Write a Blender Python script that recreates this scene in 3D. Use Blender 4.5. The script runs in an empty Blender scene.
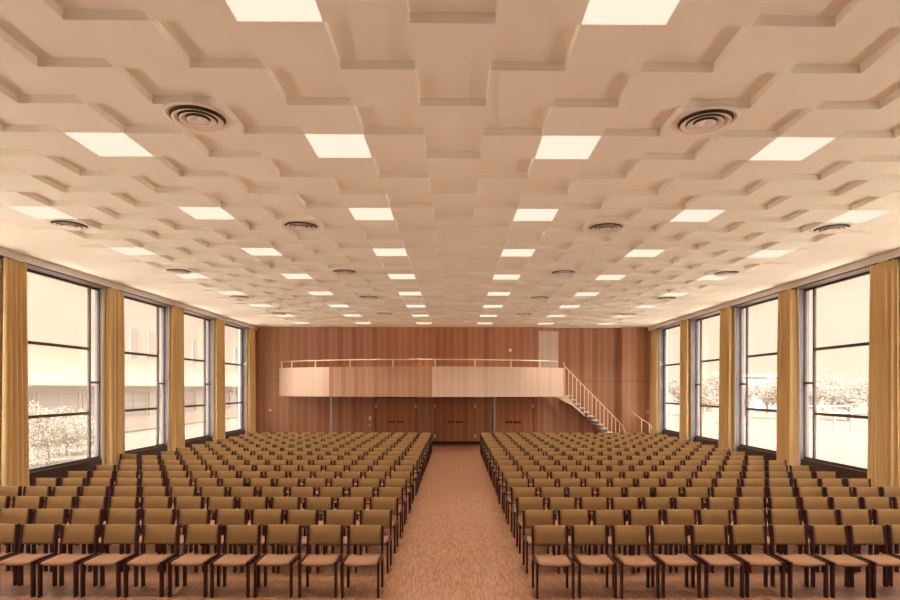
import bpy, bmesh, math, random
from mathutils import Vector, Matrix
random.seed(7)
S = bpy.context.scene
COL = S.collection
PI = math.pi

# ------------------------------------------------------------------ camera
F = 579.0                    # focal length in pixels of the 900 px frame
EYE = 2.631
cd = bpy.data.cameras.new('camera'); cam = bpy.data.objects.new('camera', cd); COL.objects.link(cam)
cd.sensor_width = 36; cd.lens = F / 900 * 36
cd.shift_x = -5 / 900; cd.shift_y = 88 / 900
cd.clip_start = 0.05; cd.clip_end = 600
cam.location = (0, 0, EYE)
cam.rotation_euler = (Matrix.Rotation(math.radians(-0.05), 4, 'Y') @ Matrix.Rotation(PI/2, 4, 'X')).to_euler()
S.camera = cam

def px(x, z):   return (x - 455) / F * z
def ph(y, z):   return EYE + (388 - y) / F * z

# ------------------------------------------------------------------ materials
def new_mat(name):
    m = bpy.data.materials.new(name); m.use_nodes = True
    nt = m.node_tree; nt.nodes.clear()
    out = nt.nodes.new('ShaderNodeOutputMaterial')
    b = nt.nodes.new('ShaderNodeBsdfPrincipled')
    nt.links.new(b.outputs[0], out.inputs[0])
    return m, nt, b, out
def N(nt, t, **kw):
    n = nt.nodes.new(t)
    for k, v in kw.items(): setattr(n, k, v)
    return n
def L(nt, a, b): nt.links.new(a, b)
def rgba(c): return (c[0], c[1], c[2], 1)
def math_node(nt, op, a, b=None):
    n = N(nt, 'ShaderNodeMath', operation=op)
    for i, v in enumerate((a, b)):
        if v is None: continue
        if isinstance(v, (int, float)): n.inputs[i].default_value = v
        else: L(nt, v, n.inputs[i])
    return n.outputs[0]
def mixc(nt, fac, a, b, blend='MIX'):
    n = N(nt, 'ShaderNodeMix', data_type='RGBA', blend_type=blend)
    for sock, v in ((n.inputs[0], fac), (n.inputs[6], a), (n.inputs[7], b)):
        if isinstance(v, (int, float)): sock.default_value = v
        elif isinstance(v, tuple): sock.default_value = rgba(v)
        else: L(nt, v, sock)
    return n.outputs[2]
def bump(nt, b, h, strength, dist):
    n = N(nt, 'ShaderNodeBump'); n.inputs['Strength'].default_value = strength; n.inputs['Distance'].default_value = dist
    L(nt, h, n.inputs['Height']); L(nt, n.outputs[0], b.inputs['Normal'])
def noise(nt, co, scale, detail=3, rough=0.5):
    n = N(nt, 'ShaderNodeTexNoise'); n.inputs['Scale'].default_value = scale
    n.inputs['Detail'].default_value = detail; n.inputs['Roughness'].default_value = rough
    if co is not None: L(nt, co, n.inputs['Vector'])
    return n.outputs['Fac']
def mapping(nt, co, scale):
    n = N(nt, 'ShaderNodeMapping'); n.inputs['Scale'].default_value = scale
    L(nt, co, n.inputs['Vector']); return n.outputs[0]
def ocoord(nt): return N(nt, 'ShaderNodeTexCoord').outputs['Object']

def simple(name, c, rough=0.6, var=0.12, nscale=6.0, metal=0.0, bumpd=0.0, spec=0.5):
    m, nt, b, o = new_mat(name)
    co = ocoord(nt)
    f = noise(nt, co, nscale, 4)
    dark = tuple(v * (1 - var) for v in c); lite = tuple(min(1, v * (1 + var)) for v in c)
    L(nt, mixc(nt, f, dark, lite), b.inputs['Base Color'])
    b.inputs['Roughness'].default_value = rough; b.inputs['Metallic'].default_value = metal
    b.inputs['Specular IOR Level'].default_value = spec
    if bumpd: bump(nt, b, noise(nt, co, nscale * 20, 2), 0.4, bumpd)
    return m

M = {}
M['ceiling'] = simple('ceiling_plaster', (.93, .91, .83), .9, .03, 1.5, bumpd=.002, spec=.2)
M['plaster'] = simple('white_plaster', (.84, .80, .77), .9, .03, 2, spec=.2)
M['frame'] = simple('chair_frame_lacquer', (.036, .006, .007), .38, .2, 12, spec=.3)
M['seat'] = simple('seat_fabric', (.25, .128, .070), .9, .1, 9, bumpd=.0015, spec=.2)
M['back'] = simple('backrest_fabric', (.245, .135, .050), .85, .1, 9, bumpd=.0015, spec=.25)
M['column'] = simple('grey_blue_paint', (.23, .24, .30), .45, .05, 3)
M['steel'] = simple('grey_steel_paint', (.36, .37, .42), .35, .05, 3)
M['winframe'] = simple('dark_window_frame', (.085, .052, .045), .45, .1, 5)
M['mullion'] = simple('grey_brown_mullion', (.10, .078, .074), .45, .1, 5)
M['apron'] = simple('dark_brown_apron', (.055, .030, .022), .5, .15, 4)
M['brass'] = simple('pale_brass', (.95, .74, .54), .4, .06, 10, metal=.15)
M['white'] = simple('white_plastic', (.85, .76, .66), .4, .03, 8)
M['black'] = simple('dark_gap', (.015, .009, .007), .7, .1, 6)
M['bronze'] = simple('dark_bronze', (.09, .035, .02), .4, .1, 10, metal=.3)
M['tread'] = simple('grey_stone_tread', (.70, .67, .66), .6, .08, 10)
M['darkmetal'] = simple('dark_stringer_paint', (.13, .11, .11), .5, .1, 6)
M['vent'] = simple('vent_enamel', (.88, .82, .76), .5, .03, 6)
M['ventdark'] = simple('vent_shadow_box', (.12, .07, .045), .8, .1, 6)
M['lining'] = simple('cream_lining', (.85, .73, .55), .9, .04, 8)
M['facade'] = simple('pale_facade', (.33, .275, .225), .9, .05, .4)
M['facade_band'] = simple('pale_grey_band', (.40, .37, .34), .9, .05, .6)
M['farglass'] = simple('distant_window', (.235, .20, .19), .7, .15, .5)
M['bark'] = simple('bark', (.16, .13, .10), .9, .2, 8)
M['bounce'] = simple('bounce_white', (.86, .80, .70), .9, .04, 3)  # white of the added reflector strips outside
M['lawn'] = simple('dry_ground', (.049, .038, .028), .95, .12, .25)

def curtain_mat():
    m, nt, b, o = new_mat('gold_curtain')
    co = ocoord(nt)
    f = noise(nt, mapping(nt, co, (9, 9, 1.2)), 1.0, 2)
    L(nt, mixc(nt, f, (.80, .57, .27), (.87, .66, .34)), b.inputs['Base Color'])
    b.inputs['Roughness'].default_value = .8; b.inputs['Specular IOR Level'].default_value = .2
    tr = N(nt, 'ShaderNodeBsdfTranslucent'); tr.inputs[0].default_value = (.62, .40, .14, 1)
    mx = N(nt, 'ShaderNodeMixShader'); mx.inputs[0].default_value = .12
    L(nt, b.outputs[0], mx.inputs[1]); L(nt, tr.outputs[0], mx.inputs[2]); L(nt, mx.outputs[0], o.inputs[0])
    return m
M['curtain'] = curtain_mat()

def wood(name, a, c, leaf=.19, rough=.38, joint=None, coat=.25):
    m, nt, b, o = new_mat(name)
    co = ocoord(nt)
    sep = N(nt, 'ShaderNodeSeparateXYZ'); L(nt, co, sep.inputs[0])
    fl = math_node(nt, 'FLOOR', math_node(nt, 'MULTIPLY', sep.outputs[0], 1 / leaf))
    wn = N(nt, 'ShaderNodeTexWhiteNoise', noise_dimensions='1D'); L(nt, fl, wn.inputs['W'])
    grain = noise(nt, mapping(nt, co, (28, 28, .9)), 1.0, 5, .6)
    fine = noise(nt, mapping(nt, co, (160, 160, 3)), 1.0, 2)
    big = noise(nt, mapping(nt, co, (.8, .8, .25)), 1.0, 2)
    f = math_node(nt, 'ADD', math_node(nt, 'MULTIPLY', wn.outputs[0], .42), math_node(nt, 'MULTIPLY', grain, .55))
    f = math_node(nt, 'ADD', f, math_node(nt, 'MULTIPLY', fine, .2))
    f = math_node(nt, 'ADD', f, math_node(nt, 'MULTIPLY', big, .3))
    fr = math_node(nt, 'FRACT', math_node(nt, 'MULTIPLY', sep.outputs[0], 1 / leaf))
    edge = math_node(nt, 'POWER', math_node(nt, 'MULTIPLY', math_node(nt, 'ABSOLUTE', math_node(nt, 'SUBTRACT', fr, .5)), 2.0), 2.5)
    f = math_node(nt, 'ADD', f, math_node(nt, 'MULTIPLY', edge, .34))
    f = math_node(nt, 'SUBTRACT', f, .34)
    col = mixc(nt, f, a, c)
    if joint:
        d = math_node(nt, 'ABSOLUTE', math_node(nt, 'SUBTRACT', sep.outputs[2], joint))
        j = math_node(nt, 'LESS_THAN', d, .008)
        col = mixc(nt, j, col, tuple(v * .35 for v in a))
    L(nt, col, b.inputs['Base Color'])
    b.inputs['Roughness'].default_value = rough
    b.inputs['Coat Weight'].default_value = coat; b.inputs['Coat Roughness'].default_value = .3
    return m
M['wood'] = wood('walnut_veneer', (.29, .115, .058), (.59, .325, .20), leaf=.33, joint=2.96)
M['doorwood'] = wood('door_veneer', (.30, .10, .042), (.58, .28, .15), leaf=.33)
M['wood_light'] = wood('corner_veneer', (.40, .17, .09), (.68, .40, .25), leaf=.33, joint=2.96)
M['splay_sheen'] = wood('painted_sheen_veneer', (.60, .44, .36), (.78, .62, .54), leaf=.36, rough=.2, coat=.8)  # window reflection painted in as a paler tone
M['balcony_mid'] = wood('balcony_veneer_no_sheen', (.50, .24, .135), (.76, .48, .33), leaf=.30, rough=.33, coat=.5)  # balcony wood without the painted sheen
M['balcony'] = wood('balcony_veneer_sheen', (.84, .58, .44), (.95, .78, .66), leaf=.30, rough=.33, coat=.5)  # pale wood, lightened further to hold window reflections

def parquet():
    m, nt, b, o = new_mat('mosaic_parquet')
    co = ocoord(nt)
    mp = N(nt, 'ShaderNodeMapping'); mp.inputs['Rotation'].default_value = (0, 0, PI/2); L(nt, co, mp.inputs['Vector'])
    br = N(nt, 'ShaderNodeTexBrick'); L(nt, mp.outputs[0], br.inputs['Vector'])
    br.inputs['Scale'].default_value = 1
    br.inputs['Brick Width'].default_value = .14; br.inputs['Row Height'].default_value = .022
    br.inputs['Mortar Size'].default_value = .0012; br.inputs['Mortar Smooth'].default_value = .3
    br.inputs['Color1'].default_value = (.155, .060, .028, 1); br.inputs['Color2'].default_value = (.385, .190, .098, 1)
    br.inputs['Mortar'].default_value = (.16, .06, .025, 1); br.offset = .37
    big = noise(nt, co, .9, 3)
    sq = noise(nt, mapping(nt, co, (2.1, 2.1, 1)), 1.0, 1)
    c = mixc(nt, math_node(nt, 'MULTIPLY', big, .35), br.outputs[0], (.19, .078, .036))
    c = mixc(nt, math_node(nt, 'MULTIPLY', sq, .3), c, (.33, .160, .082))
    L(nt, c, b.inputs['Base Color'])
    b.inputs['Roughness'].default_value = .38
    b.inputs['Coat Weight'].default_value = .55; b.inputs['Coat Roughness'].default_value = .16
    bump(nt, b, br.outputs['Fac'], .15, .002)
    return m
M['floor'] = parquet()

def glass():
    m, nt, b, o = new_mat('window_glass'); nt.nodes.remove(b)
    t = N(nt, 'ShaderNodeBsdfTransparent'); t.inputs[0].default_value = (.97, .96, .95, 1)
    g = N(nt, 'ShaderNodeBsdfGlossy'); g.inputs['Roughness'].default_value = .02
    geo = N(nt, 'ShaderNodeNewGeometry')
    dp = N(nt, 'ShaderNodeVectorMath', operation='DOT_PRODUCT'); L(nt, geo.outputs['Normal'], dp.inputs[0]); L(nt, geo.outputs['Incoming'], dp.inputs[1])
    gr = math_node(nt, 'SUBTRACT', 1.0, math_node(nt, 'ABSOLUTE', dp.outputs['Value']))
    fr = math_node(nt, 'ADD', .04, math_node(nt, 'MULTIPLY', math_node(nt, 'POWER', gr, 5.0), .8))
    mx = N(nt, 'ShaderNodeMixShader'); L(nt, fr, mx.inputs[0])
    tl = N(nt, 'ShaderNodeBsdfTranslucent'); tl.inputs[0].default_value = (.95, .80, .66, 1)
    flare_veil = N(nt, 'ShaderNodeMixShader'); L(nt, math_node(nt, 'ADD', .07, math_node(nt, 'MULTIPLY', noise(nt, ocoord(nt), 1.5, 3), .04)), flare_veil.inputs[0])  # translucent film imitates flare haze over the view outside
    L(nt, t.outputs[0], flare_veil.inputs[1]); L(nt, tl.outputs[0], flare_veil.inputs[2])
    L(nt, flare_veil.outputs[0], mx.inputs[1]); L(nt, g.outputs[0], mx.inputs[2]); L(nt, mx.outputs[0], o.inputs[0])
    return m
M['glass'] = glass()

def leaf_mat():
    m = simple('pale_leaf', (.185, .16, .135), .8, .2, 1.2)
    nt = m.node_tree; b = next(n for n in nt.nodes if n.type == 'BSDF_PRINCIPLED'); o = next(n for n in nt.nodes if n.type == 'OUTPUT_MATERIAL')
    tl = N(nt, 'ShaderNodeBsdfTranslucent'); tl.inputs[0].default_value = (.17, .150, .122, 1)
    mx = N(nt, 'ShaderNodeMixShader'); mx.inputs[0].default_value = .5
    L(nt, b.outputs[0], mx.inputs[1]); L(nt, tl.outputs[0], mx.inputs[2]); L(nt, mx.outputs[0], o.inputs[0])
    return m
M['foliage'] = leaf_mat()
def emis(name, c, s):
    m, nt, b, o = new_mat(name); nt.nodes.remove(b)
    e = N(nt, 'ShaderNodeEmission'); e.inputs[0].default_value = rgba(c); e.inputs[1].default_value = s
    f = noise(nt, ocoord(nt), 30, 1)
    L(nt, mixc(nt, f, tuple(v * .97 for v in c), c), e.inputs[0])
    L(nt, e.outputs[0], o.inputs[0]); return m
M['diffuser'] = emis('lit_diffuser', (1.0, .84, .66), 1.0)

# ------------------------------------------------------------------ mesh helpers
def box(bm, x0, x1, y0, y1, z0, z1, bev=0.0):
    vs = [bm.verts.new((x, y, z)) for x in (x0, x1) for y in (y0, y1) for z in (z0, z1)]
    idx = ((0,1,3,2), (4,6,7,5), (0,4,5,1), (2,3,7,6), (0,2,6,4), (1,5,7,3))
    fs = [bm.faces.new([vs[i] for i in f]) for f in idx]
    if bev:
        es = list({e for f in fs for e in f.edges})
        bmesh.ops.bevel(bm, geom=es, offset=bev, segments=1, affect='EDGES', profile=.5)
    return fs
def quad(bm, *pts):
    return bm.faces.new([bm.verts.new(p) for p in pts])
def tube(bm, pts, r, n=8, cap=True):
    pts = [Vector(p) for p in pts]; rings = []
    up = Vector((0, 0, 1))
    for i, p in enumerate(pts):
        d = (pts[min(i+1, len(pts)-1)] - pts[max(i-1, 0)]).normalized()
        a = d.cross(up)
        if a.length < 1e-3: a = d.cross(Vector((0, 1, 0)))
        a.normalize(); c = a.cross(d).normalized()
        rings.append([bm.verts.new(p + a * r * math.cos(2*PI*k/n) + c * r * math.sin(2*PI*k/n)) for k in range(n)])
    for A, B in zip(rings, rings[1:]):
        for k in range(n): bm.faces.new((A[k], A[(k+1) % n], B[(k+1) % n], B[k]))
    if cap:
        bm.faces.new(rings[0][::-1]); bm.faces.new(rings[-1])
def sweep_box(bm, pts, w, d):
    """closed strip of rectangular section (w in x, d in y) through pts"""
    rings = []
    for p in pts:
        x, y, z = p[:3]; dd = p[3] if len(p) > 3 else d
        rings.append([bm.verts.new(v) for v in ((x-w/2, y-dd/2, z), (x+w/2, y-dd/2, z), (x+w/2, y+dd/2, z), (x-w/2, y+dd/2, z))])
    for A, B in zip(rings, rings[1:]):
        for k in range(4): bm.faces.new((A[k], A[(k+1) % 4], B[(k+1) % 4], B[k]))
    bm.faces.new(rings[0][::-1]); bm.faces.new(rings[-1])
def lathe(bm, prof, n=40, c=(0, 0, 0), close=False):
    rings = []
    for r, z in prof:
        rings.append([bm.verts.new((c[0] + r*math.cos(2*PI*k/n), c[1] + r*math.sin(2*PI*k/n), c[2] + z)) for k in range(n)])
    pairs = list(zip(rings, rings[1:]))
    if close: pairs.append((rings[-1], rings[0]))
    for A, B in pairs:
        for k in range(n): bm.faces.new((A[k], A[(k+1) % n], B[(k+1) % n], B[k]))
    return rings
def finish(name, bm, mat, smooth=False, parent=None):
    bmesh.ops.recalc_face_normals(bm, faces=bm.faces)
    me = bpy.data.meshes.new(name); bm.to_mesh(me); bm.free()
    for m in (mat if isinstance(mat, (list, tuple)) else [mat]): me.materials.append(M[m])
    if smooth:
        for p in me.polygons: p.use_smooth = True
    o = bpy.data.objects.new(name, me); COL.objects.link(o)
    if parent is not None: o.parent = parent
    return o
def BM(): return bmesh.new()
def tag(o, label=None, cat=None, group=None, kind=None):
    if label: o['label'] = label
    if cat: o['category'] = cat
    if group: o['group'] = group
    if kind: o['kind'] = kind
    return o
def empty(name, loc, label=None, cat=None, group=None, rz=0):
    o = bpy.data.objects.new(name, None); COL.objects.link(o)
    o.location = loc; o.rotation_euler = (0, 0, rz); o.empty_display_size = .1
    return tag(o, label, cat, group)
def struct(name, bm, mat, parent=None, smooth=False):
    o = finish(name, bm, mat, smooth, parent)
    if parent is None: o['kind'] = 'structure'
    return o
def copy_tree(root, loc, rz=0, label=None):
    r = root.copy(); COL.objects.link(r); r.location = loc; r.rotation_euler = (0, 0, rz)
    if label: r['label'] = label
    for ch in root.children:
        c = ch.copy(); COL.objects.link(c); c.parent = r
        for g in ch.children:
            d = g.copy(); COL.objects.link(d); d.parent = c
    return r
ORD = ['first', 'second', 'third', 'fourth', 'fifth', 'sixth', 'seventh', 'eighth', 'ninth', 'tenth', 'eleventh', 'twelfth', 'thirteenth', 'fourteenth', 'fifteenth', 'sixteenth', 'seventeenth']

# ------------------------------------------------------------------ room shell
GL, GR = -9.72, 9.55           # glass planes
FL, FR = -9.36, 9.17           # inner face of the strip above the curtains
YB, YF = 27.45, -3.5           # back wall, wall behind the camera
CH = 5.52                      # ceiling height
T = .6755                      # ceiling tile
Z0 = 6.79                      # depth of tile row 0 in tiles
ZK = [15.8 + 3.55 * k for k in range(-4, 4)]   # near face of the window columns

bm = BM(); box(bm, GL - .3, GR + .3, YF - .2, 28.6, -.25, 0)
struct('floor', bm, 'floor')

# ceiling: checkerboard of recessed tiles, plain margins to the windows and the back
bm = BM(); DEP = .085; LIGHTS = []
RMIN, RMAX, CM = -12, 31, 11
TX = T * 1.006                  # tile width across the hall
CX = -.022                     # the grid's centre line
SKEW = .0135                   # the tile rows run very slightly askew to the hall
def yk(k, x=0): return T * (Z0 + k) + SKEW * x
for r in range(RMIN, RMAX + 1):
    for c in range(-CM, CM + 1):
        x0, x1, y0, y1 = (c - .5) * TX + CX, (c + .5) * TX + CX, yk(r), yk(r + 1)
        y00, y10, y11, y01 = y0 + SKEW * x0, y0 + SKEW * x1, y1 + SKEW * x1, y1 + SKEW * x0
        if (c + r) % 2 == 0:
            quad(bm, (x0, y00, CH), (x1, y10, CH), (x1, y11, CH), (x0, y01, CH)); continue
        h0 = h1 = CH + DEP
        if c == CM: h1 = CH + .001
        if c == -CM: h0 = CH + .001
        quad(bm, (x0, y00, h0), (x1, y10, h1), (x1, y11, h1), (x0, y01, h0))
        quad(bm, (x0, y00, CH), (x0, y00, h0), (x0, y01, h0), (x0, y01, CH))
        quad(bm, (x1, y10, CH), (x1, y10, h1), (x1, y11, h1), (x1, y11, CH))
        quad(bm, (x0, y00, CH), (x1, y10, CH), (x1, y10, h1), (x0, y00, h0))
        quad(bm, (x0, y01, CH), (x1, y11, CH), (x1, y11, h1), (x0, y01, h0))
        if c in (-10, -6, -2, 2, 6, 10) and (r - 3) % 4 == 0: LIGHTS.append((c, r))
xe = (CM + .5) * TX; ya, yb = yk(RMIN), yk(RMAX + 1)
xl, xr, ga, gb = CX - xe, CX + xe, GL - .3, GR + .3
y_l, y_r, yy0, yy1 = ya + SKEW * xl, ya + SKEW * xr, YF - .2, 28.6
yb_l, yb_r = yb + SKEW * xl, yb + SKEW * xr
quad(bm, (ga, yy0, CH), (xl, yy0, CH), (xl, yy1, CH), (ga, yy1, CH)); quad(bm, (xr, yy0, CH), (gb, yy0, CH), (gb, yy1, CH), (xr, yy1, CH))
quad(bm, (xl, yb_l, CH), (xr, yb_r, CH), (xr, yy1, CH), (xl, yy1, CH)); quad(bm, (xl, yy0, CH), (xr, yy0, CH), (xr, y_r, CH), (xl, y_l, CH))
bmesh.ops.remove_doubles(bm, verts=bm.verts, dist=1e-4)
struct('ceiling', bm, 'ceiling')
bm = BM(); box(bm, GL - .5, GR + .5, YF - .4, 28.8, 5.85, 6.1); struct('roof', bm, 'plaster')

# back wall: straight panelling, splayed facet, recess behind the stair and the pier in the corner
bm = BM()
plan = [(GL - .3, YB), (3.93, YB), (5.0, 27.94), (8.6, 27.94), (8.6, 28.0), (GR + .3, 28.0)]
for (xa, y_a), (xb, y_b) in zip(plan, plan[1:]):
    quad(bm, (xa, y_a, 0), (xb, y_b, 0), (xb, y_b, CH), (xa, y_a, CH))
bk = [(p[0], 28.6) for p in (plan[0], plan[-1])]
quad(bm, (bk[0][0], 28.6, 0), (bk[1][0], 28.6, 0), (bk[1][0], 28.6, CH), (bk[0][0], 28.6, CH))
struct('wall_back', bm, 'wood')
bm = BM(); box(bm, 7.95, GR + .3, 27.5, 28.3, 0, CH); struct('wall_corner', bm, 'wood_light')
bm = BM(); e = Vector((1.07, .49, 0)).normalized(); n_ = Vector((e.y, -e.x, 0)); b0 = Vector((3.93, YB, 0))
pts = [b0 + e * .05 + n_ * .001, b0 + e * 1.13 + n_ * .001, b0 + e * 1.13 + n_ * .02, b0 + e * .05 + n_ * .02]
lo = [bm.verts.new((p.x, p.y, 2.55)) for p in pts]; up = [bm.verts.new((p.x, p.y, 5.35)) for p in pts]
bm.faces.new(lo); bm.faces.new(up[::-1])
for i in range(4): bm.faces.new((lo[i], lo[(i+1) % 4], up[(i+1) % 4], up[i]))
struct('trim_3', bm, 'splay_sheen')  # thin strip added to carry a window reflection on the facet
bm = BM(); box(bm, GL - .3, GR + .3, YF - .2, YF, 0, CH); struct('wall_front', bm, 'bronze')

# side walls: dark apron under the glass, strip over it, and a solid end piece in each corner
for side, G, Fx, sg in (('left', GL, FL, -1), ('right', GR, FR, 1)):
    bm = BM()
    lo, hi = sorted((G + sg * .05, G + sg * .3))
    w0, w1 = ZK[0] - 3.25, ZK[-1] + .35
    for f in box(bm, *sorted((G - sg * .10, G + sg * .3)), w0, w1, 0, .70): f.material_index = 1
    box(bm, lo, hi, w0, w1, 5.36, CH)
    lo2, hi2 = sorted((G - sg * .20, G + sg * .3))
    box(bm, lo2, hi2, w1, 27.6, 0, CH); box(bm, lo2, hi2, YF - .2, w0, 0, CH)
    struct('wall_' + side, bm, ['plaster', 'apron'])
    bm = BM(); box(bm, *sorted((Fx, Fx + sg * .08)), YF, 27.55, 5.355, CH)
    struct('trim_%d' % (1 if sg < 0 else 2), bm, 'plaster')

# window bays
wn_ = 0
for side, G, sg in (('left', GL, -1), ('right', GR, 1)):
    for k in range(len(ZK) - 1, -1, -1):
        zc = ZK[k]
        bm = BM(); box(bm, *sorted((G - sg * .27, G + sg * .12)), zc, zc + .34, 0, 5.36, .004)
        struct('column', bm, 'column')
        a, b_ = (ZK[k-1] + .34, zc) if k else (zc - 3.25, zc)
        wn_ += 1
        bm = BM(); xi, xo = sorted((G - sg * .03, G + sg * .04))
        top, bot = 5.36, .70
        t1, t2 = 1.96, 3.66
        narrow = (k != len(ZK) - 1)
        mx = b_ - .44 if narrow else b_ - .10
        box(bm, xi, xo, a, b_, top - .09, top); box(bm, *sorted((G - sg * .03, (FL + .004 if sg < 0 else FR - .004))), a, b_, top - .035, top); box(bm, xi, xo, a, b_, bot, bot + .07)
        box(bm, xi, xo, a, a + .06, bot + .07, top - .09); box(bm, xi, xo, b_ - .025, b_, bot + .07, top - .09)
        w = struct('window_%d' % wn_, bm, 'winframe')
        bm = BM(); xm, xn = sorted((G - sg * .03, G + sg * .04))
        box(bm, xm, xn, mx, mx + .06, bot + .07, top - .09, .004); finish('mullion', bm, 'mullion', parent=w)
        for t in (t1, t2):
            bm = BM(); box(bm, *sorted((G - sg * .05, G + sg * .03)), a + .06, mx, t - .035, t + .035); finish('transom', bm, 'winframe', parent=w)
        if narrow:
            bm = BM(); box(bm, *sorted((G - sg * .05, G + sg * .03)), mx + .06, b_ - .025, 2.74, 2.80); finish('transom', bm, 'winframe', parent=w)
        for (p0, p1) in ((bot + .07, t1 - .035), (t1 + .035, t2 - .035), (t2 + .035, top - .09)):
            bm = BM(); quad(bm, (G, a + .06, p0), (G, mx, p0), (G, mx, p1), (G, a + .06, p1)); finish('pane', bm, 'glass', parent=w)
        if narrow:
            for (p0, p1) in ((bot + .07, 2.74), (2.80, top - .09)):
                bm = BM(); quad(bm, (G, mx + .06, p0), (G, b_ - .025, p0), (G, b_ - .025, p1), (G, mx + .06, p1)); finish('pane', bm, 'glass', parent=w)
        else:
            bm = BM(); x = G - sg * .15
            tube(bm, [(G - sg*.06, mx + .03, 3.70), (x, mx + .03, 3.74), (x - sg*.10, mx + .0, 3.86), (x - sg*.22, mx - .02, 3.94), (x - sg*.26, mx - .02, 3.84), (x - sg*.12, mx - .02, 3.66), (x, mx + .03, 3.70)], .018, 6)
            tag(finish('crank_handle', bm, 'white', True, parent=w), 'white crank handle')

# ------------------------------------------------------------------ curtains
def curtain(X, y0, y1, label, seed, sg):
    rnd = random.Random(seed)
    root = empty('curtain', (X, (y0 + y1) / 2, 0), label, 'curtain', 'gold curtains between the windows')
    n, rows = 84, 14
    ph_ = [rnd.uniform(0, 6.28) for _ in range(4)]
    nf = rnd.uniform(4.2, 5.2); w = y1 - y0
    def sheet(xoff, amp, ya, yb, nn, folds):
        bm = BM(); grid = []
        for j in range(rows + 1):
            v = j / rows; z = .05 + v * 5.275
            squeeze = 1 - .10 * (v ** 3) + .03 * math.sin(v * 5 + ph_[3])
            row = []
            for i in range(nn + 1):
                u = i / nn
                wv = math.sin(2*PI*folds*u + ph_[0] + .5*math.sin(2*PI*1.7*u + ph_[1])) + .35*math.sin(2*PI*folds*2.1*u + ph_[2] + v)
                a = amp * (1 - .35 * v)
                yy = ya + (yb - ya) * (.5 + (u - .5) * squeeze)
                row.append(bm.verts.new((xoff + a * wv, yy, z)))
            grid.append(row)
        for A, B in zip(grid, grid[1:]):
            for i in range(nn): bm.faces.new((A[i], A[i+1], B[i+1], B[i]))
        return bm
    c = finish('drape', sheet(0, .074, -w/2, w/2, n, nf), 'curtain', True, root)
    md = c.modifiers.new('thick', 'SOLIDIFY'); md.thickness = .006
    l = finish('lining', sheet(sg * .095, .006, -w/2 - .07, w/2 - .05, 40, 5), 'lining', True, root)
    md = l.modifiers.new('thick', 'SOLIDIFY'); md.thickness = .004
    l['label'] = 'cream lining showing at the edge'
names = ['before the first', 'between the first and second', 'between the second and third', 'between the third and fourth', 'beyond the fourth']
for i in range(5):
    zc = ZK[3 + i]
    for side, X, sg in (('left', GL + .385, -1), ('right', GR - .385, 1)):
        off = (-.33 if sg < 0 else -.25) if i == 0 else (-.27 if sg < 0 else -.18)
        curtain(X, zc + off, zc + off + (.74 if i == 0 else .80),
                'pleated gold curtain %s window of the %s window wall' % (names[i], side), 31 * i + sg, sg)

# ------------------------------------------------------------------ ceiling lights and vents
pc = {-10: 'nearest the left windows', -6: 'midway to the left windows', -2: 'just left of the centre line',
      2: 'just right of the centre line', 6: 'midway to the right windows', 10: 'nearest the right windows'}
root = empty('ceiling_light', (0, 0, 0), None, 'ceiling light', 'lit square panels in the ceiling')
hw = T / 2 - .004
bm = BM(); box(bm, -hw, hw, -hw, hw, .012, .075); finish('housing', bm, 'vent', parent=root)
bm = BM(); box(bm, -hw + .002, hw - .002, -hw + .002, hw - .002, -.001, .011); finish('diffuser', bm, 'diffuser', parent=root)
cnt = {}; first = True
for c, r in LIGHTS:
    x = c * TX + CX; y = yk(r + .5, x)
    if y < 3.0 or abs(px(0, 1) * (y + .34)) < abs(x) - .3: continue
    cnt[c] = cnt.get(c, 0) + 1
    lab = 'lit square ceiling panel, %s from front, column %s' % (ORD[cnt[c]-1], pc[c])
    if first: root.location = (x, y, CH); root['label'] = lab; first = False
    else: copy_tree(root, (x, y, CH), 0, lab)

root = empty('air_vent', (0, 0, 0), None, 'air vent', 'round air vents in the ceiling')
bm = BM(); lathe(bm, [(.280, -.012), (.330, -.009), (.345, .0), (.280, .0)], 48, close=True); finish('outer_ring', bm, 'vent', True, root)
bm = BM(); lathe(bm, [(.0001, -.001), (.295, -.001), (.295, -.004), (.0001, -.004)], 32); tag(finish('back_plate', bm, 'ventdark', False, root), 'dark gap between the rings')
for R in (.256, .182, .108):
    bm = BM(); w = .058 if R > .12 else .111
    lathe(bm, [(R, -.046), (max(R - w, .001), -.020), (max(R - w, .001), -.014), (R + .003, -.040)], 48, close=True); finish('cone_ring', bm, 'vent', True, root)
pv = {-10: 'nearest the left windows', -4: 'left of the centre line', 4: 'right of the centre line', 10: 'nearest the right windows'}
first = True
for c in (-10, -4, 4, 10):
    i = 0
    for r in (2, 8, 14, 20, 26):
        if r == 2 and abs(c) == 10: continue
        i += 1
        lab = 'round ringed ceiling vent, %s from front, column %s' % (ORD[i-1], pv[c])
        loc = (c * TX + CX, yk(r + .5, c * T) - (.07 if r == 2 else 0), CH)
        if first: root.location = loc; root['label'] = lab; first = False
        else: copy_tree(root, loc, 0, lab)

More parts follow.
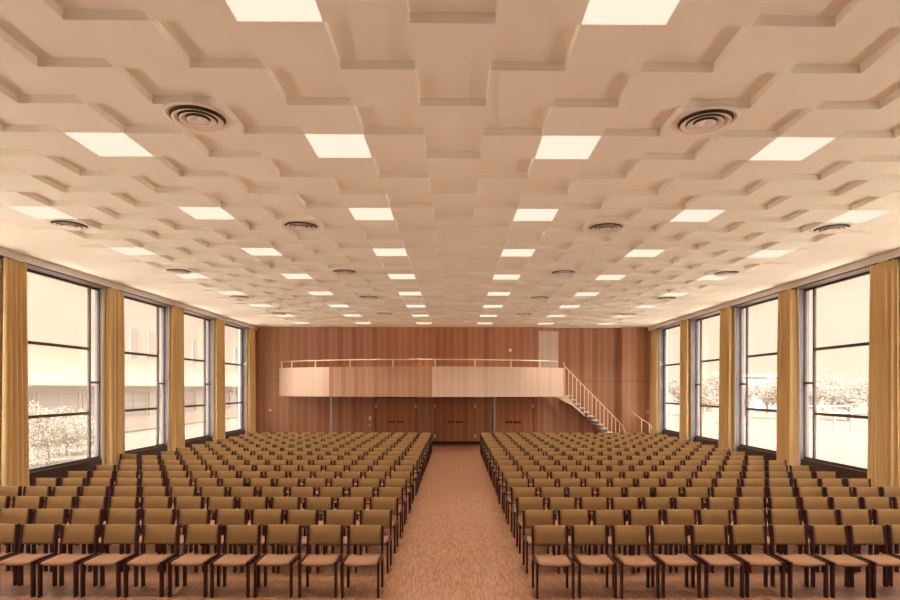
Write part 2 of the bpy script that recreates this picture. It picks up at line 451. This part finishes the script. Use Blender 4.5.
# ------------------------------------------------------------------ chairs
def pad_seat():
    bm = BM(); nx, ny = 8, 6; W, D = .205, .205
    def pt(i, j, topside):
        u = -1 + 2*i/nx; v = -1 + 2*j/ny
        x = u * W; y = -.014 + v * D
        rim = max(abs(u), abs(v))
        z = .447 - .016 * (1 - u*u) if topside else .402 - .012 * (1 - u*u) * (1 if j == 0 else .6)
        if topside and rim > .99: z -= .010
        return (x, y, z)
    g = {}
    for s in (0, 1):
        for i in range(nx + 1):
            for j in range(ny + 1): g[s, i, j] = bm.verts.new(pt(i, j, s))
    for s in (0, 1):
        for i in range(nx):
            for j in range(ny): bm.faces.new((g[s,i,j], g[s,i+1,j], g[s,i+1,j+1], g[s,i,j+1]))
    for i in range(nx):
        for j in (0, ny): bm.faces.new((g[0,i,j], g[0,i+1,j], g[1,i+1,j], g[1,i,j]))
    for j in range(ny):
        for i in (0, nx): bm.faces.new((g[0,i,j], g[0,i,j+1], g[1,i,j+1], g[1,i,j]))
    return bm
def ylean(z): return .20 + max(0, z - .44) * .115
def pad_back():
    bm = BM(); nx = 8; W = .2145
    prof = [(.552, -.020), (.546, .004), (.560, .016), (.680, .014), (.794, .011), (.802, .0), (.796, -.016), (.68, -.020), (.58, -.028)]
    rings = []
    for i in range(nx + 1):
        u = -1 + 2*i/nx
        dy = .022 * (1 - u*u)
        rings.append([bm.verts.new((u * W, ylean(z) + y + dy, z)) for z, y in prof])
    n = len(prof)
    for A, B in zip(rings, rings[1:]):
        for k in range(n): bm.faces.new((A[k], A[(k+1) % n], B[(k+1) % n], B[k]))
    bm.faces.new(rings[0]); bm.faces.new(rings[-1][::-1])
    return bm
CH_GROUP = 'rows of brown padded chairs facing the stage'
def make_chair():
    root = empty('padded_chair', (0, 0, 0), None, 'chair', CH_GROUP)
    finish('seat', pad_seat(), 'seat', True, root)
    finish('backrest', pad_back(), 'back', True, root)
    bm = BM()
    for s in (-1, 1): box(bm, s*.225 - .0135, s*.225 + .0135, -.171, .171, .392, .447)
    box(bm, -.2115, .2115, -.15, -.13, .378, .402); box(bm, -.2115, .2115, .19, .21, .372, .402)
    finish('seat_frame', bm, 'frame', False, root)
    for s in (-1, 1):
        bm = BM(); sweep_box(bm, [(s*.225, -.20, 0), (s*.225, -.20, .448)], .027, .058); finish('leg', bm, 'frame', False, root)
        bm = BM(); sweep_box(bm, [(s*.225, .20, 0), (s*.225, .20, .44), (s*.225, ylean(.806), .806, .062)], .027, .058); finish('leg', bm, 'frame', False, root)
    return root
chair0 = make_chair()
NROW, NSEAT = 17, 14
seats = []
for r in range(NROW):
    yr = 7.46 + .98 * r + .0012 * r * r
    for i in range(NSEAT):
        for side in ('left', 'right'):
            x = (-.945 - .2375 - .545 * i) if side == 'left' else (1.02 + .2375 + .53 * i)
            e = (abs(x) - .24) / (yr + .25)
            if e > (455 if side == 'left' else 445) / F: continue
            seats.append((r, i, side, x + random.gauss(0, .006), yr + .011 * max(0, abs(x) - 1.2) + random.gauss(0, .010), random.gauss(0, .010)))
near = seats[:300]; rest = seats[300:]
first = True
for r, i, side, x, y, rz in near:
    row = 'front row' if r == 0 else ORD[r] + ' row'
    pos = ('aisle chair' if i == 0 else '%s chair from the aisle' % ORD[i])
    lab = 'brown padded chair, %s in the %s, block on the %s' % (pos, row, side)
    if first: chair0.location = (x, y, 0); chair0.rotation_euler = (0, 0, rz); chair0['label'] = lab; first = False
    else: copy_tree(chair0, (x, y, 0), rz, lab)
x, y = -8.98, 15.75
copy_tree(chair0, (x, y, 0), .05, 'odd brown chair beyond the row end, by the second window on the left')
# the far rows, past three hundred
allb = BM()
mats = []
for ch in chair0.children:
    tmp = ch.data.materials[0]
    if tmp not in mats: mats.append(tmp)
src = []
for ch in chair0.children:
    mi = mats.index(ch.data.materials[0])
    src.append(([v.co.copy() for v in ch.data.vertices], [tuple(p.vertices) for p in ch.data.polygons], mi, ch.data.polygons[0].use_smooth))
for r, i, side, x, y, rz in rest:
    mt = Matrix.Translation((x, y, 0)) @ Matrix.Rotation(rz, 4, 'Z')
    for vs, fs, mi, sm in src:
        nv = [allb.verts.new(mt @ v) for v in vs]
        for f in fs:
            ff = allb.faces.new([nv[q] for q in f]); ff.material_index = mi; ff.smooth = sm
me = bpy.data.meshes.new('far_chairs'); allb.to_mesh(me); allb.free()
for m_ in mats: me.materials.append(m_)
o = bpy.data.objects.new('far_chairs', me); COL.objects.link(o)
tag(o, 'farthest rows of brown padded chairs, up to the panelled back wall', 'chairs', CH_GROUP, 'stuff')

# ------------------------------------------------------------------ balcony
PL, PR, SAG = Vector((-8.33, 27.45)), Vector((5.06, 26.98)), 2.1
mid = (PL + PR) / 2; half = (PR - PL).length / 2; R = (half**2 + SAG**2) / (2 * SAG)
nrm = Vector(((PR - PL).y, -(PR - PL).x)).normalized()          # toward the camera
cen = mid + nrm * (SAG - R)
a0 = math.atan2(PL.y - cen.y, PL.x - cen.x); a1 = math.atan2(PR.y - cen.y, PR.x - cen.x)
if a0 > 0: a0 -= 2*PI
if a1 > 0: a1 -= 2*PI
def arc(t, off=0): 
    a = a0 + (a1 - a0) * t
    return Vector((cen.x + (R + off) * math.cos(a), cen.y + (R + off) * math.sin(a)))
HB, HT = 2.24, 3.57
bal = empty('balcony', (mid.x, 27.4, HB), 'curved wood-fronted balcony across the back wall above the doors', 'balcony')
def rel(o):   # parts are modelled in world space, keep them there
    o.matrix_parent_inverse = bal.matrix_world.inverted(); return o
bpy.context.view_layer.update()
NS = 60
def arc_band(r0, r1, z0, z1):
    bm = BM(); rings = []
    for i in range(NS + 1):
        t = i / NS; p, q = arc(t, r0), arc(t, r1)
        rings.append([bm.verts.new((v.x, v.y, z)) for v, z in ((p, z0), (q, z0), (q, z1), (p, z1))])
    for A, B in zip(rings, rings[1:]):
        for k in range(4): bm.faces.new((A[k], A[(k+1) % 4], B[(k+1) % 4], B[k]))
    bm.faces.new(rings[0]); bm.faces.new(rings[-1][::-1])
    return bm
def boff(o, parent): 
    o.parent = parent; o.matrix_parent_inverse = parent.matrix_world.inverted(); return o
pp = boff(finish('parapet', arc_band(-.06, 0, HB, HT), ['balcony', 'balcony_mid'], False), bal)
for p in pp.data.polygons:      # three veneer panels, the outer two paler with painted window sheen
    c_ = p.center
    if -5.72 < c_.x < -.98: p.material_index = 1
bm = BM()
top = [arc(i / NS, -.07) for i in range(NS + 1)]
ring = [(p.x, min(p.y, 27.43)) for p in top] + [(5.02, 27.42), (-8.25, 27.43)]
lo = [bm.verts.new((x, y, HB + .02)) for x, y in ring]; up = [bm.verts.new((x, y, HB + .24)) for x, y in ring]
bm.faces.new(lo); bm.faces.new(up[::-1])
for i in range(len(ring)):
    j = (i + 1) % len(ring); bm.faces.new((lo[i], lo[j], up[j], up[i]))
boff(finish('floor_slab', bm, 'doorwood'), bal)
bm = BM(); tube(bm, [(*arc(i / 40, -.03), HT + .30) for i in range(40)], .022, 8)
rail = boff(finish('handrail', bm, 'brass', True), bal)
for xp in (281, 291, 315, 350, 392.5, 435.5, 475.5, 511, 540.5, 558):
    # rail post where the photo shows it along the arc
    best = min((abs(px(xp, arc(i / 400).y) - arc(i / 400).x), i) for i in range(401))[1]
    p = arc(min(best / 400, .985), -.03)
    bm = BM(); box(bm, p.x - .03, p.x + .03, p.y - .012, p.y + .012, HT, HT + .29); boff(finish('rail_post', bm, 'brass'), bal)

for xp, lab in ((331.8, 'slim grey steel post under the balcony, by its left end'), (494.3, 'slim grey steel post under the balcony, right of the middle door')):
    y = 26.3; bm = BM(); lathe(bm, [(.055, 0), (.055, HB - .002)], 16)
    r_ = lathe(bm, [(.085, 0), (.085, .015)], 16); bm.faces.new(r_[1])
    o = finish('support_post', bm, 'steel', True); o.location = (px(xp, y), y, 0)
    tag(o, lab, 'post', 'steel posts under the balcony')

# ------------------------------------------------------------------ staircase
X0, X1, YN, YW = 5.16, 7.88, 26.95, 27.90
NR = 13; rise = (HB + .24) / NR; run = (X1 - X0) / NR
st = empty('staircase', (X1, 27.6, 0), 'open staircase with grey treads climbing to the balcony', 'staircase')
bpy.context.view_layer.update()
for i in range(NR - 1):
    h = (HB + .24) - (i + 1) * rise; x = X0 + i * run
    bm = BM(); box(bm, x - .05, x + run + .10, YN + .02, YW, h - .05, h, .006); boff(finish('tread', bm, 'tread'), st)
for yy in (YN + .20, YW - .22):
    bm = BM(); a, b_ = [], []
    for x, h in ((X0 - .06, HB + .10), (X1 - .02, .02)):
        a.append((x, h)); b_.append((x, max(h - .24, 0)))
    pts = [a[0], a[1], b_[1], b_[0]]
    lo = [bm.verts.new((x, yy, z)) for x, z in pts]; up = [bm.verts.new((x, yy + .06, z)) for x, z in pts]
    bm.faces.new(lo); bm.faces.new(up[::-1])
    for i in range(4): j = (i + 1) % 4; bm.faces.new((lo[i], lo[j], up[j], up[i]))
    boff(finish('stringer', bm, 'darkmetal'), st)
bm = BM()
pts = [(X0 - .50, HB), (X0 + .06, HB - .0), (X0 + .9, HB - .86), (X0 + .9, HB - .92), (X0 + .30, HB - .42)]
lo = [bm.verts.new((x, YN + .02, z)) for x, z in pts]; up = [bm.verts.new((x, YN + .16, z)) for x, z in pts]
bm.faces.new(lo); bm.faces.new(up[::-1])
for i in range(5): j = (i + 1) % 5; bm.faces.new((lo[i], lo[j], up[j], up[i]))
tag(boff(finish('soffit', bm, 'balcony'), st), 'pale wood cladding under the top steps')
def railh(x):
    t = (x - 5.10) / (7.96 - 5.10); return 3.66 + t * (.74 - 3.66)
bm = BM(); tube(bm, [(5.075, YN + .06, 3.84), (5.085, YN + .06, 3.78), (5.10, YN + .06, 3.66)] + [(x, YN + .06, railh(x)) for x in (6, 7, 7.80)] + [(7.90, YN + .06, .70), (7.95, YN + .06, .58), (7.95, YN + .06, .02)], .022, 8)
boff(finish('handrail', bm, 'brass', True), st)
for k in range(16):
    x = px(565 + k * 3.93, YN)
    if x > 7.84: break
    i = max(0, min(NR - 2, int((x - X0) / run))); hb = (HB + .24) - (i + 1) * rise
    bm = BM(); box(bm, x - .017, x + .017, YN + .045, YN + .075, max(hb - .12, 0), railh(x)); boff(finish('baluster', bm, 'brass'), st)

wr = empty('handrail', (8.5, 26.4, 0), 'short curled brass handrail with two posts beside the corner curtain', 'handrail')
bpy.context.view_layer.update()
bm = BM(); tube(bm, [(8.33, 27.49, 1.56), (8.38, 27.2, 1.47), (8.52, 26.42, 1.21), (8.75, 26.25, 1.05), (8.86, 26.2, .94), (8.90, 26.2, .82), (8.86, 26.2, .70)], .018, 8); boff(finish('rail', bm, 'brass', True), wr)
for x, y, h in ((8.52, 26.42, 1.21), (8.80, 26.22, 1.0)):
    bm = BM(); tube(bm, [(x, y, 0), (x, y, h)], .016, 8); boff(finish('post', bm, 'brass', True), wr)

# ------------------------------------------------------------------ doors in the back wall
for n, xc in enumerate((396, 455, 513)):
    w = 39.7 / F * YB; c = px(xc, YB); H = 2.16
    bm = BM()
    for xa in (c - w/2 - .03, c + w/2): box(bm, xa, xa + .03, YB - .02, YB + .01, 0, H + .03)
    box(bm, c - w/2 - .03, c + w/2 + .03, YB - .02, YB + .01, H, H + .03)
    d = struct('door_%d' % (n + 1), bm, 'bronze')
    for s in (-1, 1):
        bm = BM(); xa, xb = sorted((c + s * .004, c + s * (w/2 - .004)))
        box(bm, xa, xb, YB - .03, YB + .005, .10, H - .004, .003); lf = finish('door_leaf', bm, 'doorwood', parent=d)
        bm = BM(); xa, xb = sorted((c + s * .05, c + s * .36)); box(bm, xa, xb, YB - .075, YB - .03, 1.0, 1.05, .008)
        for q in (.08, .30): xa, xb = sorted((c + s * q, c + s * (q + .04))); box(bm, xa, xb, YB - .06, YB - .03, .97, 1.09)
        tag(finish('push_bar', bm, 'bronze', parent=lf), 'dark push bar')
        for h in (.25, 1.70):
            bm = BM(); tube(bm, [(c + s * w/2, YB - .045, h), (c + s * w/2, YB - .045, h + .18)], .028, 8); tag(finish('hinge', bm, 'brass', True, parent=lf), 'bright metal hinge')
bm = BM(); box(bm, GL + .3, 3.93, YB - .012, YB + .01, 0, .095); struct('baseboard_back', bm, 'black')

# ------------------------------------------------------------------ small things on the back wall
def plate(name, x, y, z, w, h, label, cat, mat='white'):
    bm = BM(); box(bm, -w/2, w/2, -.03, 0, -h/2, h/2, .006); box(bm, -w/4, w/4, -.038, -.03, -h/4, h/4, .003)
    o = finish(name, bm, mat); o.location = (px(x, z), z, ph(y, z)); return tag(o, label, cat)
plate('wall_switch', 270.3, 410.3, YB, .13, .13, 'small white square switch on the panelling, left of the balcony post', 'switch')
plate('control_box', 370.3, 418.3, YB + .004, .13, .22, 'white upright control box on the panelling beside the left door', 'control box')
bm = BM(); lathe(bm, [(.001, -.03), (.05, -.03), (.055, -.02), (.055, 0)], 20)
o = finish('round_button', bm, 'white', True); o.rotation_euler = (PI/2, 0, 0)
o.data.transform(Matrix.Scale(-1, 4, (0, 0, 1))); o.location = (px(369.8, YB), YB + .004, ph(425.3, YB)); tag(o, 'round white button below the control box on the panelling', 'button')
o2 = bpy.data.objects.new('wall_fixture', o.data.copy()); COL.objects.link(o2); o2.data.transform(Matrix.Scale(1.45, 4)); o2.rotation_euler = o.rotation_euler
o2.location = (px(510, YB), YB - .0, ph(350.3, YB)); tag(o2, 'small round white fixture on the panelling above the balcony rail', 'wall fixture')
plate('wall_socket', 647.8, 411.5, 27.5, .09, .12, 'small white plate on the corner pier beside the curtain', 'socket')

# ------------------------------------------------------------------ outside
bm = BM(); quad(bm, (-160, -60, -.3), (160, -60, -.3), (160, 260, -.3), (-160, 260, -.3)); struct('ground', bm, 'lawn')
for s, G in ((-1, GL), (1, GR)):
    bm = BM(); box(bm, *sorted((s * 11.3, s * 13.2)), -8, 30, -.29, -.02); struct('bounce_strip', bm, 'bounce')  # unseen white strips, added to bounce sunlight up to the ceiling

bX, bY0, bY1, bH = -22.0, 22.0, 85.0, 10.5
bd = empty('building', (bX, 50, -.3), 'pale two storey building with strip windows outside the left windows', 'building')
bpy.context.view_layer.update()
bm = BM(); box(bm, bX - 10, bX, bY0, bY1, -.3, bH); boff(finish('wall', bm, 'facade'), bd)
bm = BM(); box(bm, bX - .05, bX + .9, bY0, bY1, 2.75, 3.05); boff(finish('canopy', bm, 'facade_band'), bd)
y = bY0 + 1
while y < bY1 - 4:
    bm = BM(); box(bm, bX - .02, bX + .06, y, y + 3.4, .7, 2.35)
    f = boff(finish('strip_window', bm, 'farglass'), bd)
    bm = BM(); box(bm, bX + .06, bX + .10, y, y + 3.4, 1.5, 1.58)
    for q in (0, 1.66, 3.32): box(bm, bX + .06, bX + .10, y + q, y + q + .08, .7, 2.35)
    boff(finish('window_bars', bm, 'facade'), f)
    y += 3.7
y = 39.2; q_ = 0
while y < bY1 - 4:
    bm = BM(); box(bm, bX - .02, bX + .05, y, y + .95, 4.7, 6.7); boff(finish('upper_window', bm, 'farglass'), bd)
    y += 2.2 if q_ % 2 == 0 else 7.0
    q_ += 1

def leaf_cloud(n, rx, ry, rz, size, seed):
    rnd = random.Random(seed); bm = BM()
    lobes = [(rnd.uniform(-.55, .55), rnd.uniform(-.55, .55), rnd.uniform(-.3, .5), rnd.uniform(.4, .62)) for _ in range(9)]
    for _ in range(n):
        lx, ly, lz, lr = rnd.choice(lobes)
        d = Vector((rnd.gauss(0, 1), rnd.gauss(0, 1), rnd.gauss(0, 1))).normalized() * (lr * rnd.uniform(.5, 1) )
        p = Vector(((lx + d.x) * rx, (ly + d.y) * ry, (lz + d.z) * rz))
        a = Vector((rnd.gauss(0, 1), rnd.gauss(0, 1), rnd.gauss(0, 1))).normalized(); b_ = a.orthogonal().normalized()
        s = size * rnd.uniform(.6, 1.2)
        quad(bm, p - a*s, p + b_*s*.45, p + a*s, p - b_*s*.45)
    return bm
def plant(name, x, y, h, w, n, size, label, cat, seed, group=None, trunk=.3):
    root = empty(name, (x, y, -.3), label, cat, group)
    o = finish('crown', leaf_cloud(n, w, w, h * (1 - trunk) * .62, size, seed), 'foliage', parent=root); o.location = (0, 0, h * (trunk + (1 - trunk) * .45))
    bm = BM()
    tube(bm, [(0, 0, 0), (.03 * h, 0, h * .3), (0, .02 * h, h * .65)], .025 * h, 7)
    for k in range(4):
        an = k * 1.6 + seed; tube(bm, [(.02*h, 0, h * .3), (w * .4 * math.cos(an), w * .4 * math.sin(an), h * .65)], .012 * h, 5)
    finish('trunk', bm, 'bark', parent=root)
plant('bush', -15.2, 21.6, 2.3, 1.4, 5000, .06, 'loose pale bush outside the first left window', 'bush', 3, trunk=.1)
plant('bush', -16.8, 25.0, 1.8, 1.3, 4000, .06, 'low bush farther along outside the first left window', 'bush', 5, trunk=.1)
spots = [(683, 62, 5.0, 2.0), (703, 50, 4.0, 1.6), (716, 72, 5.6, 2.4), (744, 46, 3.6, 1.6), (766, 55, 4.2, 1.9), (781, 70, 5.2, 2.2), (815, 58, 3.9, 2.1), (834, 72, 5.2, 2.6), (848, 52, 3.6, 1.9), (868, 64, 4.4, 2.4)]
for i, (x, z, h, w) in enumerate(spots):
    plant('tree', px(x, z), z, h * .86 + .3, w, 2200, .16, 'hazy distant tree beyond the right windows, %s from the stairs side' % ORD[i], 'tree', 11 + i, 'distant trees outside the right windows', .22)
fb = empty('house', (px(762, 84), 84, -.3), 'small pale house among the trees outside the second right window', 'house')
bpy.context.view_layer.update()
cx = px(760, 84)
bm = BM(); box(bm, cx - 3.2, cx + 3.2, 84, 92, -.3, 4.3); boff(finish('wall', bm, 'facade'), fb)
bm = BM(); box(bm, cx - 3.5, cx + 3.5, 83.7, 92.3, 4.3, 4.6); boff(finish('roof', bm, 'facade_band'), fb)
for q in (-2.4, -.6, 1.2):
    bm = BM(); box(bm, cx + q, cx + q + 1.1, 83.95, 84.05, 1.6, 3.2); boff(finish('window', bm, 'farglass'), fb)
bm = BM(); box(bm, px(800, 40), px(851, 40), 39.9, 40.1, 1.36, 1.44); box(bm, px(800, 40), px(851, 40), 39.9, 40.1, .9, .97)
for q in range(4):
    x = px(800 + q * 17, 40); box(bm, x - .03, x + .03, 39.9, 40.1, -.3, 1.44)
tag(finish('fence', bm, 'facade'), 'low pale rail fence outside the first right window', 'fence')

# ------------------------------------------------------------------ light
W = bpy.data.worlds.new('world'); S.world = W; W.use_nodes = True
nt = W.node_tree; nt.nodes.clear()
out = N(nt, 'ShaderNodeOutputWorld'); bg = N(nt, 'ShaderNodeBackground'); L(nt, bg.outputs[0], out.inputs[0])
tc = N(nt, 'ShaderNodeTexCoord'); sep = N(nt, 'ShaderNodeSeparateXYZ'); L(nt, tc.outputs['Generated'], sep.inputs[0])
mr = N(nt, 'ShaderNodeMapRange'); L(nt, sep.outputs[2], mr.inputs[0])
mr.inputs[1].default_value = .22; mr.inputs[2].default_value = .60
EXPO = 0.13
SKY_LOW, SKY_HIGH, SUN, LAMP = .92, 7.0, 36.0, 26.5
mr.inputs[3].default_value = SKY_LOW; mr.inputs[4].default_value = SKY_HIGH
f01 = N(nt, 'ShaderNodeMapRange'); L(nt, sep.outputs[2], f01.inputs[0]); f01.inputs[1].default_value = .22; f01.inputs[2].default_value = .6
L(nt, mixc(nt, f01.outputs[0], (1.0, .82, .62), (1.0, .95, .90)), bg.inputs[0]); L(nt, mr.outputs[0], bg.inputs[1])
sd = bpy.data.lights.new('sun', 'SUN'); sd.energy = SUN; sd.angle = .02; sd.color = (1.0, .93, .85)
so = bpy.data.objects.new('sun', sd); COL.objects.link(so); so.rotation_euler = (math.radians(38), 0, 0); so.location = (0, -20, 40)

ld = bpy.data.lights.new('louvre_lamp', 'AREA'); ld.shape = 'SQUARE'; ld.size = T - .06; ld.energy = LAMP
ld.color = (1.0, .90, .80); ld.spread = math.radians(100)
for c, r in LIGHTS:
    if yk(r) < 2.5: continue
    o = bpy.data.objects.new('louvre_lamp', ld); COL.objects.link(o); o.location = (c * TX + CX, yk(r + .5, c * T), CH - .010)

S.view_settings.view_transform = 'Standard'; S.view_settings.look = 'None'
S.view_settings.exposure = EXPO; S.view_settings.gamma = 1; S.view_settings.use_curve_mapping = False
S.cycles.max_bounces = 10; S.cycles.diffuse_bounces = 6; S.cycles.glossy_bounces = 4; S.cycles.transparent_max_bounces = 12
S.cycles.sample_clamp_indirect = 12
